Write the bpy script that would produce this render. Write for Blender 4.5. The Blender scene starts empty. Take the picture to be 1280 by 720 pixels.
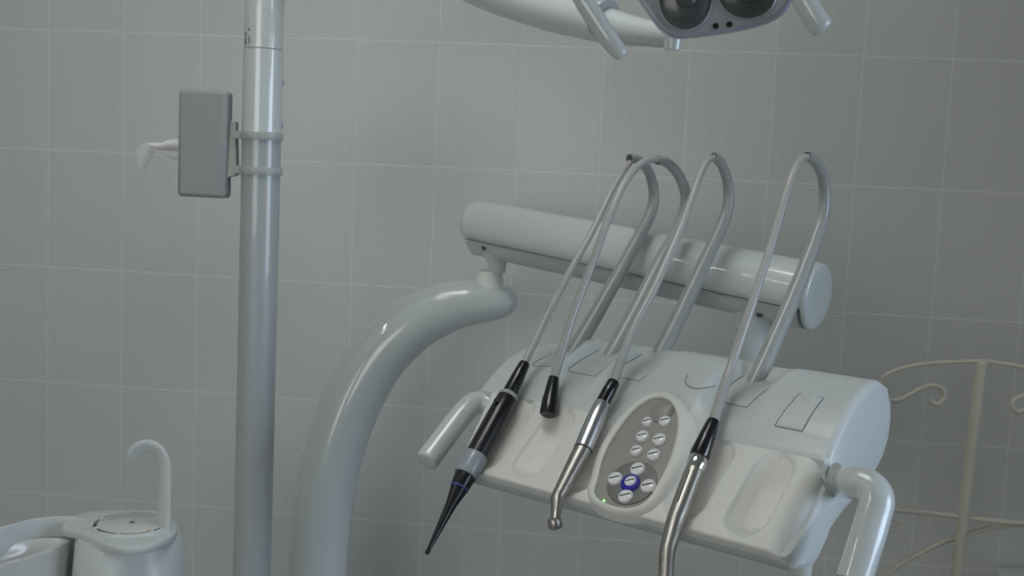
import bpy, math, random
from mathutils import Vector, Matrix
random.seed(4)
C = bpy.context.scene.collection
PI = math.pi

# ------------------------------------------------------------------ camera
F = 1400.0
CAM = Vector((1.5115, -2.7178, 1.3463))
pitch, yaw, roll = 0.1032, -0.1128, 0.0453
cy, sy, cp, sp = math.cos(yaw), math.sin(yaw), math.cos(pitch), math.sin(pitch)
FW = Vector((sy*cp, cy*cp, -sp)); R0 = Vector((cy, -sy, 0)); U0 = R0.cross(FW)
RT = R0*math.cos(roll) + U0*math.sin(roll)
UP = U0*math.cos(roll) - R0*math.sin(roll)
def ray(x, y): return FW + RT*((x-640)/F) - UP*((y-360)/F)
def at(x, y, d): return CAM + ray(x, y)*d
def onz(x, y, z):
    r = ray(x, y); return CAM + r*((z-CAM.z)/r.z)
def ony(x, y, Y):
    r = ray(x, y); return CAM + r*((Y-CAM.y)/r.y)

cd = bpy.data.cameras.new('camera'); cam = bpy.data.objects.new('camera', cd); C.objects.link(cam)
cd.sensor_width = 36; cd.lens = F/1280*36; cd.clip_start = 0.05
cam.matrix_world = Matrix((( RT.x, UP.x, -FW.x, CAM.x), (RT.y, UP.y, -FW.y, CAM.y), (RT.z, UP.z, -FW.z, CAM.z), (0, 0, 0, 1)))
cd.dof.use_dof = True; cd.dof.focus_distance = 1.6; cd.dof.aperture_fstop = 6.3
bpy.context.scene.camera = cam

# ------------------------------------------------------------------ the delivery unit's own frame (u along its width, v to its back, w up)
A = math.radians(-32.5)
UU = Vector((math.cos(A), math.sin(A), 0)); VV = Vector((-math.sin(A), math.cos(A), 0)); WW = Vector((0, 0, 1))
O = Vector((1.70595, -1.32723, 0.88628))
def L(u, v, w): return O + UU*u + VV*v + WW*w
def hit(x, y, n, k):
    r = ray(x, y); rl = (r.dot(UU), r.dot(VV), r.dot(WW)); d = CAM-O; c = (d.dot(UU), d.dot(VV), d.dot(WW))
    t = (k - sum(a*b for a, b in zip(n, c)))/sum(a*b for a, b in zip(n, rl))
    return tuple(c[i]+rl[i]*t for i in range(3))
T = math.radians(42); CT, ST = math.cos(T), math.sin(T)
def P(u, s, h=0.0): return L(u, s*CT - h*ST, s*ST + h*CT)        # point on the sloping front panel
def onp(x, y, h=0.0):                                             # pixel -> world point at height h above the panel
    return L(*hit(x, y, (0, -ST, CT), h))
def us(x, y, h=0.0):
    q = hit(x, y, (0, -ST, CT), h); return q[0], q[1]*CT+q[2]*ST

# ------------------------------------------------------------------ materials
def mat(name, col, rough=.4, metal=0, coat=0, spec=.5, noise=0.0, nscale=8, bump=0.0, bscale=200, trans=0, alpha=1, emit=None, estr=0, rnoise=0.0):
    m = bpy.data.materials.new(name); m.use_nodes = True; nt = m.node_tree; b = nt.nodes['Principled BSDF']
    b.inputs['Base Color'].default_value = (*col, 1); b.inputs['Roughness'].default_value = rough
    b.inputs['Metallic'].default_value = metal; b.inputs['Coat Weight'].default_value = coat
    b.inputs['Coat Roughness'].default_value = .04
    b.inputs['Specular IOR Level'].default_value = spec
    b.inputs['Transmission Weight'].default_value = trans; b.inputs['Alpha'].default_value = alpha
    if emit: b.inputs['Emission Color'].default_value = (*emit, 1); b.inputs['Emission Strength'].default_value = estr
    tc = nt.nodes.new('ShaderNodeTexCoord')
    if noise:
        n = nt.nodes.new('ShaderNodeTexNoise'); n.inputs['Scale'].default_value = nscale; n.inputs['Detail'].default_value = 4
        nt.links.new(tc.outputs['Object'], n.inputs['Vector'])
        r = nt.nodes.new('ShaderNodeMapRange'); r.inputs['To Min'].default_value = 1-noise; r.inputs['To Max'].default_value = 1+noise
        nt.links.new(n.outputs['Fac'], r.inputs['Value'])
        h = nt.nodes.new('ShaderNodeHueSaturation'); h.inputs['Color'].default_value = (*col, 1)
        nt.links.new(r.outputs[0], h.inputs['Value']); nt.links.new(h.outputs[0], b.inputs['Base Color'])
    if rnoise:
        n = nt.nodes.new('ShaderNodeTexNoise'); n.inputs['Scale'].default_value = nscale*3
        nt.links.new(tc.outputs['Object'], n.inputs['Vector'])
        r = nt.nodes.new('ShaderNodeMapRange'); r.inputs['To Min'].default_value = max(rough-rnoise, .02); r.inputs['To Max'].default_value = rough+rnoise
        nt.links.new(n.outputs['Fac'], r.inputs['Value']); nt.links.new(r.outputs[0], b.inputs['Roughness'])
    if bump:
        n = nt.nodes.new('ShaderNodeTexNoise'); n.inputs['Scale'].default_value = bscale; n.inputs['Detail'].default_value = 3
        nt.links.new(tc.outputs['Object'], n.inputs['Vector'])
        bp = nt.nodes.new('ShaderNodeBump'); bp.inputs['Strength'].default_value = bump; bp.inputs['Distance'].default_value = .001
        nt.links.new(n.outputs['Fac'], bp.inputs['Height']); nt.links.new(bp.outputs[0], b.inputs['Normal'])
    return m

PAINT = mat('white_enamel', (.60, .65, .64), .34, coat=.9, noise=.02, nscale=5)
SHELL = mat('white_plastic_shell', (.60, .645, .635), .42, coat=.15, noise=.02, nscale=6, bump=.03, bscale=500)
PANEL = mat('warm_white_plastic', (.77, .775, .73), .45, noise=.02, nscale=6, bump=.03, bscale=500)
SEAM = mat('seam_dark', (.08, .09, .09), .7, noise=.05)
PLATE = mat('keypad_foil', (.34, .345, .305), .38, noise=.03, nscale=10)
PLATE2 = mat('keypad_foil_dark', (.19, .195, .18), .4, noise=.03, nscale=10)
BUTTON = mat('button_white', (.90, .90, .92), .15, coat=.6, noise=.02)
BLUE = mat('button_blue', (.03, .025, .42), .25, coat=.6, noise=.05)
MARK = mat('printed_grey_mark', (.09, .09, .10), .5, noise=.05)
GREEN = mat('green_led', (.1, .8, .1), .3, emit=(.25, 1, .2), estr=2.2, noise=.02)
HOSE = mat('grey_silicone_hose', (.42, .415, .40), .35, coat=.25, noise=.03, nscale=10)
WHIP = mat('grey_hose_arm_plastic', (.37, .39, .38), .35, coat=.3, noise=.02)
BLACK = mat('black_rubber', (.006, .006, .008), .25, coat=.3, noise=.1, rnoise=.06)
BLACK2 = mat('black_plastic', (.007, .007, .009), .33, coat=.2, noise=.1, rnoise=.08)
STEEL = mat('brushed_steel', (.42, .40, .365), .38, metal=1, noise=.03, nscale=12)
ALU = mat('satin_aluminium', (.66, .66, .68), .30, metal=1, noise=.02, nscale=12)
CHROME = mat('polished_chrome', (.8, .8, .82), .12, metal=1, noise=.02)
CLEAR = mat('frosted_grey_sleeve', (.33, .37, .40), .3, coat=.3, alpha=.93, noise=.12, nscale=60)
BLUEL = mat('blue_ring', (.09, .08, .42), .4, noise=.05)
BAND = mat('grey_clamp_band', (.40, .42, .40), .45, noise=.05)
BOXM = mat('matte_plastic_shade_grey', (.31, .325, .32), .55, noise=.02)  # base darkened: the clamped box's unlit face is put into the colour
RACKM = mat('cream_painted_iron', (.50, .47, .38), .45, noise=.08, nscale=25, bump=.2, bscale=120)
CERAM = mat('white_glazed_ceramic', (.62, .63, .60), .22, coat=.5, noise=.02)
GLASSR = mat('dark_reflector', (.075, .085, .085), .32, metal=.0, coat=.25, noise=.25, nscale=40)
FILM = mat('thin_clear_plastic', (.85, .86, .84), .3, coat=.3, alpha=.38, noise=.08, nscale=40)
FILM2 = mat('white_plastic_rod', (.85, .85, .83), .2, coat=.6, noise=.02)
LAMPM = mat('lamp_grey_plastic', (.36, .38, .40), .38, coat=.3, noise=.02)
LAMPD = mat('lamp_violet_trim', (.34, .33, .44), .35, coat=.3, noise=.02)

def tile_mat():
    m = bpy.data.materials.new('white_wall_tiles'); m.use_nodes = True; nt = m.node_tree; N = nt.nodes; K = nt.links
    b = N['Principled BSDF']; g = N.new('ShaderNodeNewGeometry'); sx = N.new('ShaderNodeSeparateXYZ'); K.new(g.outputs['Position'], sx.inputs[0])
    nrm = N.new('ShaderNodeSeparateXYZ'); K.new(g.outputs['True Normal'], nrm.inputs[0])
    def M(op, a, bb=None, c=None):
        n = N.new('ShaderNodeMath'); n.operation = op
        for i, v in enumerate((a, bb, c)):
            if v is None: continue
            if isinstance(v, (int, float)): n.inputs[i].default_value = v
            else: K.new(v, n.inputs[i])
        return n.outputs[0]
    horiz = M('ADD', sx.outputs['X'], M('MULTIPLY', sx.outputs['Y'], M('GREATER_THAN', M('ABSOLUTE', nrm.outputs['X']), .5)))
    horiz = M('ADD', horiz, 40.0)
    vert = M('ADD', sx.outputs['Z'], 30.0-.15)
    dx = M('ABSOLUTE', M('SUBTRACT', M('FRACT', M('ADD', M('DIVIDE', horiz, .2), .5)), .5)); dx = M('MULTIPLY', dx, .2)
    dz = M('ABSOLUTE', M('SUBTRACT', M('FRACT', M('ADD', M('DIVIDE', vert, .3), .5)), .5)); dz = M('MULTIPLY', dz, .3)
    gx = M('SUBTRACT', 1.0, M('SMOOTH_MIN', M('DIVIDE', dx, .0016), 1.0, .2)); gz = M('SUBTRACT', 1.0, M('SMOOTH_MIN', M('DIVIDE', dz, .0019), 1.0, .2))
    gx = M('MULTIPLY', M('MAXIMUM', gx, 0.0), .75)
    gr = M('MINIMUM', M('MULTIPLY', M('MAXIMUM', gx, gz), 1.5), 1.0)
    # per tile tint
    cx = M('FLOOR', M('DIVIDE', horiz, .2)); cz = M('FLOOR', M('DIVIDE', vert, .3)); cb = N.new('ShaderNodeCombineXYZ'); K.new(cx, cb.inputs[0]); K.new(cz, cb.inputs[1])
    wn = N.new('ShaderNodeTexWhiteNoise'); K.new(cb.outputs[0], wn.inputs['Vector'])
    hs = N.new('ShaderNodeHueSaturation'); hs.inputs['Color'].default_value = (.59, .605, .585, 1)
    K.new(M('ADD', M('MULTIPLY', wn.outputs['Value'], .03), .985), hs.inputs['Value'])
    mx = N.new('ShaderNodeMix'); mx.data_type = 'RGBA'; K.new(gr, mx.inputs['Factor']); K.new(hs.outputs[0], mx.inputs['A']); mx.inputs['B'].default_value = (.74, .755, .73, 1)
    K.new(mx.outputs['Result'], b.inputs['Base Color'])
    K.new(M('ADD', M('MULTIPLY', gr, .3), .36), b.inputs['Roughness'])
    nz = N.new('ShaderNodeTexNoise'); nz.inputs['Scale'].default_value = 7; K.new(g.outputs['Position'], nz.inputs['Vector'])
    edge = M('MINIMUM', M('DIVIDE', M('MINIMUM', dx, dz), .004), 1.0)
    ht = M('ADD', M('MULTIPLY', edge, .6), M('MULTIPLY', nz.outputs['Fac'], .8))
    bp = N.new('ShaderNodeBump'); bp.inputs['Strength'].default_value = .35; bp.inputs['Distance'].default_value = .0012
    K.new(ht, bp.inputs['Height']); K.new(bp.outputs[0], b.inputs['Normal'])
    return m
TILE = tile_mat()
PLASTER = mat('painted_plaster', (.62, .63, .61), .8, noise=.03, nscale=3, bump=.1, bscale=60)
def floor_mat():
    m = bpy.data.materials.new('grey_floor_tiles'); m.use_nodes = True; nt = m.node_tree; b = nt.nodes['Principled BSDF']
    tc = nt.nodes.new('ShaderNodeTexCoord'); br = nt.nodes.new('ShaderNodeTexBrick'); br.offset = 0
    br.inputs['Scale'].default_value = 1; br.inputs['Brick Width'].default_value = .33; br.inputs['Row Height'].default_value = .33; br.inputs['Mortar Size'].default_value = .004
    br.inputs['Color1'].default_value = (.42, .42, .41, 1); br.inputs['Color2'].default_value = (.45, .45, .43, 1); br.inputs['Mortar'].default_value = (.16, .16, .15, 1)
    nt.links.new(tc.outputs['Object'], br.inputs['Vector']); nt.links.new(br.outputs[0], b.inputs['Base Color']); b.inputs['Roughness'].default_value = .35
    return m

# ------------------------------------------------------------------ mesh helpers
def mesh_obj(name, verts, faces, m, parent=None, smooth=True, bevel=0, sub=0, label=None, autos=None):
    org = parent_origin(parent)
    me = bpy.data.meshes.new(name); me.from_pydata([tuple(Vector(v)-org) for v in verts], [], faces); me.update()
    import bmesh
    bm = bmesh.new(); bm.from_mesh(me); bmesh.ops.remove_doubles(bm, verts=bm.verts, dist=1e-6); bmesh.ops.recalc_face_normals(bm, faces=bm.faces); bm.to_mesh(me); bm.free()
    o = bpy.data.objects.new(name, me); C.objects.link(o)
    if m: me.materials.append(m)
    if smooth:
        for p in me.polygons: p.use_smooth = True
        me.set_sharp_from_angle(angle=math.radians(autos or 40))
    if bevel:
        b = o.modifiers.new('b', 'BEVEL'); b.width = bevel; b.segments = 3; b.limit_method = 'ANGLE'
        if smooth: me.set_sharp_from_angle(angle=math.radians(60)); b.harden_normals = False
    if sub:
        s = o.modifiers.new('s', 'SUBSURF'); s.levels = sub; s.render_levels = sub
    if parent is not None: o.parent = parent
    if label: o['label'] = label
    return o
def parent_origin(p):
    o = Vector((0, 0, 0))
    while p is not None:
        o = o + p.location; p = p.parent
    return o
def thing(name, loc, label, cat, group=None):
    o = bpy.data.objects.new(name, None); C.objects.link(o); o.location = loc; o.empty_display_size = .05
    o['label'] = label; o['category'] = cat
    if group: o['group'] = group
    return o
def tag(o, label, cat, group=None):
    o['label'] = label; o['category'] = cat
    if group: o['group'] = group
    return o
def struct(o): o['kind'] = 'structure'; return o

def catmull(pts, n=8, closed=False):
    out = []; k = len(pts); pts = [Vector(p) for p in pts]
    rng = range(k) if closed else range(k-1)
    for i in rng:
        if closed: p0, p1, p2, p3 = pts[(i-1) % k], pts[i], pts[(i+1) % k], pts[(i+2) % k]
        else: p0, p1, p2, p3 = pts[max(i-1, 0)], pts[i], pts[i+1], pts[min(i+2, k-1)]
        for j in range(n):
            t = j/n
            out.append(.5*((2*p1)+(p2-p0)*t+(2*p0-5*p1+4*p2-p3)*t*t+(3*p1-p0-3*p2+p3)*t**3))
    if not closed: out.append(pts[-1])
    return out
def tube_geo(path, rad, seg=20, cap=True, flat=1.0, upv=None, cap_round=0):
    """swept tube; rad = number or list; flat scales the section along the frame's second axis"""
    n = len(path); rad = rad if isinstance(rad, (list, tuple)) else [rad]*n
    if len(rad) != n:
        m_ = len(rad); rad = [rad[min(int(i/(n-1)*(m_-1)), m_-2)]*(1-(i/(n-1)*(m_-1)-min(int(i/(n-1)*(m_-1)), m_-2))) + rad[min(int(i/(n-1)*(m_-1)), m_-2)+1]*(i/(n-1)*(m_-1)-min(int(i/(n-1)*(m_-1)), m_-2)) for i in range(n)]
    path = [Vector(p) for p in path]
    if cap_round:
        # round off both ends
        d0 = (path[0]-path[1]).normalized(); d1 = (path[-1]-path[-2]).normalized(); r0, r1 = rad[0]*cap_round, rad[-1]*cap_round
        a = [(path[0]+d0*r0*math.sin(t), rad[0]*math.cos(t)) for t in (1.4, 1.1, .75, .35)]
        b = [(path[-1]+d1*r1*math.sin(t), rad[-1]*math.cos(t)) for t in (.35, .75, 1.1, 1.4)]
        path = [x[0] for x in a]+path+[x[0] for x in b]; rad = [x[1] for x in a]+list(rad)+[x[1] for x in b]; n = len(path)
    tans = []
    for i in range(n):
        t = path[min(i+1, n-1)]-path[max(i-1, 0)]; tans.append(t.normalized())
    up = Vector(upv) if upv is not None else (Vector((0, 0, 1)) if abs(tans[0].z) < .9 else Vector((1, 0, 0)))
    a = tans[0].cross(up).normalized(); verts = []; faces = []
    for i in range(n):
        a = (a - tans[i]*a.dot(tans[i])).normalized(); b = tans[i].cross(a)
        for j in range(seg):
            t = 2*PI*j/seg
            verts.append(path[i] + a*(math.cos(t)*rad[i]) + b*(math.sin(t)*rad[i]*flat))
    for i in range(n-1):
        for j in range(seg):
            k = (j+1) % seg
            faces.append((i*seg+j, i*seg+k, (i+1)*seg+k, (i+1)*seg+j))
    if cap: faces.append(tuple(range(seg))); faces.append(tuple((n-1)*seg+j for j in range(seg)))
    return verts, faces
def tube(name, path, rad, m, parent=None, **k):
    lab = k.pop('label', None)
    v, f = tube_geo(path, rad, **k); return mesh_obj(name, v, f, m, parent, label=lab)
def lathe(name, p, q, prof, m, parent=None, seg=28, label=None):
    """profile [(t, r)] with t in metres from p towards q"""
    p = Vector(p); d = (Vector(q)-p).normalized(); a = d.cross(Vector((0, 0, 1)))
    if a.length < .05: a = d.cross(Vector((1, 0, 0)))
    a.normalize(); b = d.cross(a); verts = []; faces = []; n = len(prof)
    for t, r in prof:
        for j in range(seg):
            g = 2*PI*j/seg; verts.append(p+d*t+a*(math.cos(g)*max(r, 1e-5))+b*(math.sin(g)*max(r, 1e-5)))
    for i in range(n-1):
        for j in range(seg):
            k = (j+1) % seg; faces.append((i*seg+j, i*seg+k, (i+1)*seg+k, (i+1)*seg+j))
    faces.append(tuple(range(seg))); faces.append(tuple((n-1)*seg+j for j in range(seg)))
    return mesh_obj(name, verts, faces, m, parent, label=label)
def box(name, c, ax, sz, m, parent=None, bevel=.003, label=None):
    c = Vector(c); vs = []
    for i in (-1, 1):
        for j in (-1, 1):
            for k in (-1, 1): vs.append(c+ax[0]*(i*sz[0]/2)+ax[1]*(j*sz[1]/2)+ax[2]*(k*sz[2]/2))
    fs = [(0, 1, 3, 2), (4, 5, 7, 6), (0, 1, 5, 4), (2, 3, 7, 6), (0, 2, 6, 4), (1, 3, 7, 5)]
    return mesh_obj(name, vs, fs, m, parent, bevel=bevel, label=label)
XYZ = (Vector((1, 0, 0)), Vector((0, 1, 0)), Vector((0, 0, 1)))
def loops(name, rings, m, parent=None, capa=True, capb=True, label=None, autos=None):
    n = len(rings[0]); vs = [v for r in rings for v in r]; fs = []
    for i in range(len(rings)-1):
        for j in range(n):
            k = (j+1) % n; fs.append((i*n+j, i*n+k, (i+1)*n+k, (i+1)*n+j))
    if capa: fs.append(tuple(range(n)))
    if capb: fs.append(tuple((len(rings)-1)*n+j for j in range(n)))
    return mesh_obj(name, vs, fs, m, parent, label=label, autos=autos)
def sstep(a, b, x):
    t = min(max((x-a)/(b-a), 0), 1); return t*t*(3-2*t)
def lin(pts, x):
    if x <= pts[0][0]: return pts[0][1]
    for (a, b), (c, d) in zip(pts, pts[1:]):
        if x <= c: return b+(d-b)*(x-a)/(c-a)
    return pts[-1][1]
def smoothlin(pts, x, w=.012): return (lin(pts, x-w)+lin(pts, x-w/2)+lin(pts, x)+lin(pts, x+w/2)+lin(pts, x+w))/5

# ------------------------------------------------------------------ room
X0, X1, Y0, Y1, H = -1.6, 3.6, -5.6, 0.0, 2.75
def slab(name, a, b, m):
    a, b = Vector(a), Vector(b); return struct(box(name, (a+b)/2, XYZ, b-a, m, bevel=0))
slab('floor', (X0-.1, Y0-.1, -.1), (X1+.1, Y1+.1, 0), floor_mat())
slab('ceiling', (X0-.1, Y0-.1, H), (X1+.1, Y1+.1, H+.1), PLASTER)
slab('wall_back', (X0-.1, Y1, 0), (X1+.1, Y1+.1, H), TILE)
slab('wall_left', (X0-.1, Y0, 0), (X0, Y1, H), TILE)
def wall_with_hole(name, axis, pos, th, lo, hi, h0, h1, z0, z1, m):
    vs, fs = [], []
    def add(a0, a1, b0, b1):
        k = len(vs)
        for p in (pos, pos+th):
            for (a, z) in ((a0, b0), (a1, b0), (a1, b1), (a0, b1)): vs.append((p, a, z) if axis == 'x' else (a, p, z))
        fs.extend([(k, k+1, k+2, k+3), (k+4, k+5, k+6, k+7), (k, k+1, k+5, k+4), (k+1, k+2, k+6, k+5), (k+2, k+3, k+7, k+6), (k+3, k, k+4, k+7)])
    add(lo, h0, 0, H); add(h1, hi, 0, H); add(h0, h1, 0, z0); add(h0, h1, z1, H)
    return struct(mesh_obj(name, vs, fs, m, smooth=False))
wall_with_hole('wall_right', 'x', X1, .1, Y0, Y1, -2.6, -1.3, .75, 1.95, TILE)
wall_with_hole('wall_front', 'y', Y0-.1, .1, X0, X1, -1.4, 1.2, .8, 2.4, PLASTER)
def window(name, axis, pos, a0, a1, z0, z1):
    vs, fs = [], []
    def add(lo, hi):
        k = len(vs)
        for x in (lo[0], hi[0]):
            for y in (lo[1], hi[1]):
                for z in (lo[2], hi[2]): vs.append((x, y, z))
        fs.extend([(k+i for i in f) for f in ((0, 1, 3, 2), (4, 5, 7, 6), (0, 1, 5, 4), (2, 3, 7, 6), (0, 2, 6, 4), (1, 3, 7, 5))])
    def bar(p0, p1, q0, q1):
        add((pos-.03, p0, q0) if axis == 'x' else (p0, pos-.03, q0), (pos+.03, p1, q1) if axis == 'x' else (p1, pos+.03, q1))
    t = .06; mid = (a0+a1)/2
    bar(a0, a0+t, z0, z1); bar(a1-t, a1, z0, z1); bar(a0, a1, z0, z0+t); bar(a0, a1, z1-t, z1); bar(mid-t/2, mid+t/2, z0, z1)
    return struct(mesh_obj(name, vs, [tuple(f) for f in fs], PAINT, smooth=False))
window('window_1', 'y', Y0-.05, -1.4, 1.2, .8, 2.4)
window('window_2', 'x', X1+.05, -2.6, -1.3, .75, 1.95)

# ------------------------------------------------------------------ lights: daylight through two windows, one ceiling fitting
def area(name, loc, to, sx, sy, power, col, spread=None):
    l = bpy.data.lights.new(name, 'AREA'); l.shape = 'RECTANGLE'; l.size = sx; l.size_y = sy; l.energy = power; l.color = col
    if spread: l.spread = spread
    o = bpy.data.objects.new(name, l); C.objects.link(o); o.location = loc
    o.rotation_euler = (Vector(to)-Vector(loc)).to_track_quat('-Z', 'Y').to_euler(); return o
area('daylight_front_window', (-.1, Y0-.02, 1.6), (1.15, 0, 1.0), 2.4, 1.4, 10, (1.0, .99, .955), math.radians(95))
area('daylight_right_window', (X1, -1.95, 1.35), (1.6, -1.42, 1.0), 1.15, 1.05, 4.3, (.66, .80, 1.0), math.radians(66))
w = bpy.data.worlds.new('world'); bpy.context.scene.world = w; w.use_nodes = True
w.node_tree.nodes['Background'].inputs[0].default_value = (.75, .85, 1, 1); w.node_tree.nodes['Background'].inputs[1].default_value = .35
def ceiling_light(x, y, lx, ly, e, lab):
    cl = thing('ceiling_light', (x, y, H-.05), lab, 'lamp')
    box('housing', (x, y, H-.025), XYZ, (lx+.06, ly+.06, .05), PAINT, cl)
    box('diffuser', (x, y, H-.06), XYZ, (lx, ly, .02), mat('lit_diffuser', (.9, .9, .9), .5, emit=(.975, 1, .985), estr=e), cl)
ceiling_light(1.1, -1.35, .7, .7, 6.4, 'square diffuse ceiling panel above the dental unit')
ceiling_light(-.8, -2.1, .04, 1.2, 26.0, 'slim linear fluorescent fitting on the ceiling')

# ------------------------------------------------------------------ delivery unit
unit = thing('delivery_unit', L(-.28, .15, -.045), 'white dental instrument console with sloping front panel, keypad and four arched hose arms', 'dental unit')
PW, PS, TH = .575, .153, .034
grooves = [(-.505, .010, .150, .028, .015), (-.424, .012, .144, .029, .016), (-.331, .008, .158, .027, .016), (-.155, .010, .148, .031, .016), (-.0625, .011, .144, .029, .0165)]
def panel_h(u, s):
    h = 0
    for gu, s0, s1, r, d in grooves:
        du = u-gu-(s-.075)*.05; a, b = s0+r, s1-r*.8
        e = 0 if a <= s <= b else (s-a if s < a else s-b)
        x = du/r; y = e/r; q = math.hypot(x, y)
        if q >= 1.06: continue
        k = sstep(1.06, .80, q)                        # rim
        scoop = .55+.45*sstep(-1.0, .55, x)            # deeper towards the right hand wall
        soft = sstep(1.06, .2, q) if x < 0 or y < -.3 else 1
        ramp = 1-sstep(s1-1.8*r, s1+.004, s)               # runs out softly towards the top
        ramp *= sstep(s0-.006, s0+.8*r, s+.6*max(x, 0)*r)  # and lifts towards the foot
        h -= d*k*scoop*(.45+.55*soft)*(.30+.70*ramp)
    return h
def edge_round(x, lo, hi, r):
    d = min(x-lo, hi-x)
    if d >= r: return 0
    return r-math.sqrt(max(r*r-(r-d)**2, 0))
def grid_us(n, a, b, edge):
    return [a+edge*(1-math.cos(i/6*PI/2)) for i in range(6)]+[a+edge+(b-a-2*edge)*i/n for i in range(n+1)]+[b-edge*(1-math.cos(i/6*PI/2)) for i in range(5, -1, -1)]
ug = grid_us(290, -PW, 0.0, .010); sg = grid_us(80, 0, PS, .004)
vs, fs = [], []; nu, ns = len(ug), len(sg)
for s in sg:
    for u in ug:
        h = panel_h(u, s)
        hr = edge_round(u, -PW, 9, .006)+edge_round(s, 0, PS, .004)
        d = 0-u
        if d < .024: hr += (.024-math.sqrt(max(.024**2-(.024-d)**2, 0)))*.88
        uu = u - (.03*(1-s/PS)*-1 if False else 0)
        # the left end leans in towards the foot
        uu = u + (.03*(1-s/PS))*sstep(-.45, -.575, u)
        vs.append(P(uu, s, h-hr))
for j in range(ns-1):
    for i in range(nu-1): fs.append((j*nu+i, j*nu+i+1, (j+1)*nu+i+1, (j+1)*nu+i))
# skirt back to a flat rear face
per = [i for i in range(nu)]+[j*nu+nu-1 for j in range(1, ns)]+[(ns-1)*nu+i for i in range(nu-2, -1, -1)]+[j*nu for j in range(ns-2, 0, -1)]
base = len(vs)
for k in per:
    j, i = divmod(k, nu); s, u = sg[j], ug[i]
    uu = u + (.03*(1-s/PS))*sstep(-.45, -.575, u)
    if i == nu-1 and 0 < j < ns-1: vs.append(P(uu+.003*(1-s/PS), s, -.036 if s > .02 else -.018))
    else: vs.append(P(uu, s, -.0215 if s > .03 else -.016))
n = len(per)
for k in range(n): fs.append((per[k], per[(k+1) % n], base+(k+1) % n, base+k))
fs.append(tuple(base+k for k in range(n)))
mesh_obj('front_panel', vs, fs, PANEL, unit, autos=50, label='warm white sloping panel with five pill shaped rests')

# top cover (height field over u, v)
UL, UR = -.603, .004
DOME = [(.112, .096), (.116, .100), (.14, .129), (.17, .155), (.20, .172), (.245, .187), (.28, .189), (.30, .184), (.312, .174)]
FLOORC = [(.112, .096), (.116, .100), (.14, .121), (.17, .137), (.215, .149), (.26, .158), (.29, .170), (.312, .172)]
whip_u = [-.522, -.440, -.362, -.168]
def chan(u):
    c = 0
    for w_ in whip_u: c = max(c, sstep(.050, .020, abs(u-w_-.0)))
    return c
def leftf(u):   # the cover drops towards its left end
    return 1-.27*sstep(-.47, -.60, u)**1.3
def cover_w(u, v):
    d = smoothlin(DOME, v, .014); f = smoothlin(FLOORC, v, .014)
    k = chan(u)*sstep(.118, .16, v)*sstep(.305, .265, v)
    w = d+(f-d)*k*.85
    w += .007*math.exp(-((u+.255)/.06)**2-((v-.145)/.03)**2)      # swelling around the keypad
    w = .098+(w-.098)*leftf(u) if w > .098 else w
    kk = math.hypot((u+.258)/.056, max(0, v-.085)/.069)
    w -= .016*sstep(1.0, .90, kk)
    return w - edge_round(u, UL, UR, .009) - 0
ug = grid_us(240, UL, UR, .009); vg = [.112+(.312-.112)*i/90 for i in range(91)]
def ucov(u, v): return u + .02*sstep(.22, .312, v)*sstep(-.5, -.6, u)
vs, fs = [], []; nu, nv = len(ug), len(vg)
for v in vg:
    for u in ug: vs.append(L(ucov(u, v), v, cover_w(u, v)))
for j in range(nv-1):
    for i in range(nu-1): fs.append((j*nu+i, j*nu+i+1, (j+1)*nu+i+1, (j+1)*nu+i))
per = [i for i in range(nu)]+[j*nu+nu-1 for j in range(1, nv)]+[(nv-1)*nu+i for i in range(nu-2, -1, -1)]+[j*nu for j in range(nv-2, 0, -1)]
base = len(vs)
for k in per:
    j, i = divmod(k, nu); v, u = vg[j], ug[i]
    vs.append(L(ucov(u, v), v, min(cover_w(u, v), smoothlin(FLOORC, v, .014))-.022))
n = len(per)
for k in range(n): fs.append((per[k], per[(k+1) % n], base+(k+1) % n, base+k))
fs.append(tuple(base+k for k in range(n)))
mesh_obj('top_cover', vs, fs, SHELL, unit, autos=55)

# body shell: lofted section
SEC = [(.006, -.005), (.014, -.015), (.026, -.026), (.046, -.035), (.077, -.042), (.092, -.036), (.110, -.014), (.140, .002), (.182, .016), (.248, .037), (.290, .055),
       (.318, .075), (.333, .100), (.336, .128), (.330, .153), (.322, .160)]
cen = Vector((.19, .07))
TOPV = [.314-(.314-.119)*i/15 for i in range(16)]
def ring(u, inset, lf=1.0, top=0.0):
    r = []
    pts = list(SEC)
    for v in TOPV:
        f = smoothlin(FLOORC, v, .014)-.014; d = smoothlin(DOME, v, .014)-.0012
        pts.append((v, f+(d-f)*top))
    pts.append((.119, .074)); pts.append((.06, .024))
    for v, w_ in pts:
        q = Vector((v, w_)); q = q+(cen-q).normalized()*inset; ww = q.y*lf if q.y > 0 else q.y
        if w_ > .09 and lf < 1: ww = min(ww, .098+(q.y-.098)*leftf(u))
        uo = u+.062*max(0, 1-q.x/.125)*sstep(-.46, -.58, u)
        r.append(L(uo, q.x, ww))
    return r
st = [(-.604, .030, .86, 1), (-.602, .016, .86, 1), (-.596, .006, .86, 1), (-.588, .001, .86, 1), (-.575, 0, .88, .6), (-.55, 0, .90, 0), (-.52, 0, .95, 0), (-.48, 0, 1, 0), (-.3, 0, 1, 0), (-.1, 0, 1, 0), (-.03, 0, 1, 0), (-.018, 0, 1, .9), (-.006, 0, 1, 1), (.001, .001, 1, 1), (.0045, .0035, 1, 1), (.0062, .007, 1, 1), (.0075, .016, 1, 1), (.0085, .030, 1, 1), (.009, .045, 1, 1)]
loops('body_shell', [ring(*x) for x in st], SHELL, unit, autos=45)

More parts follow.
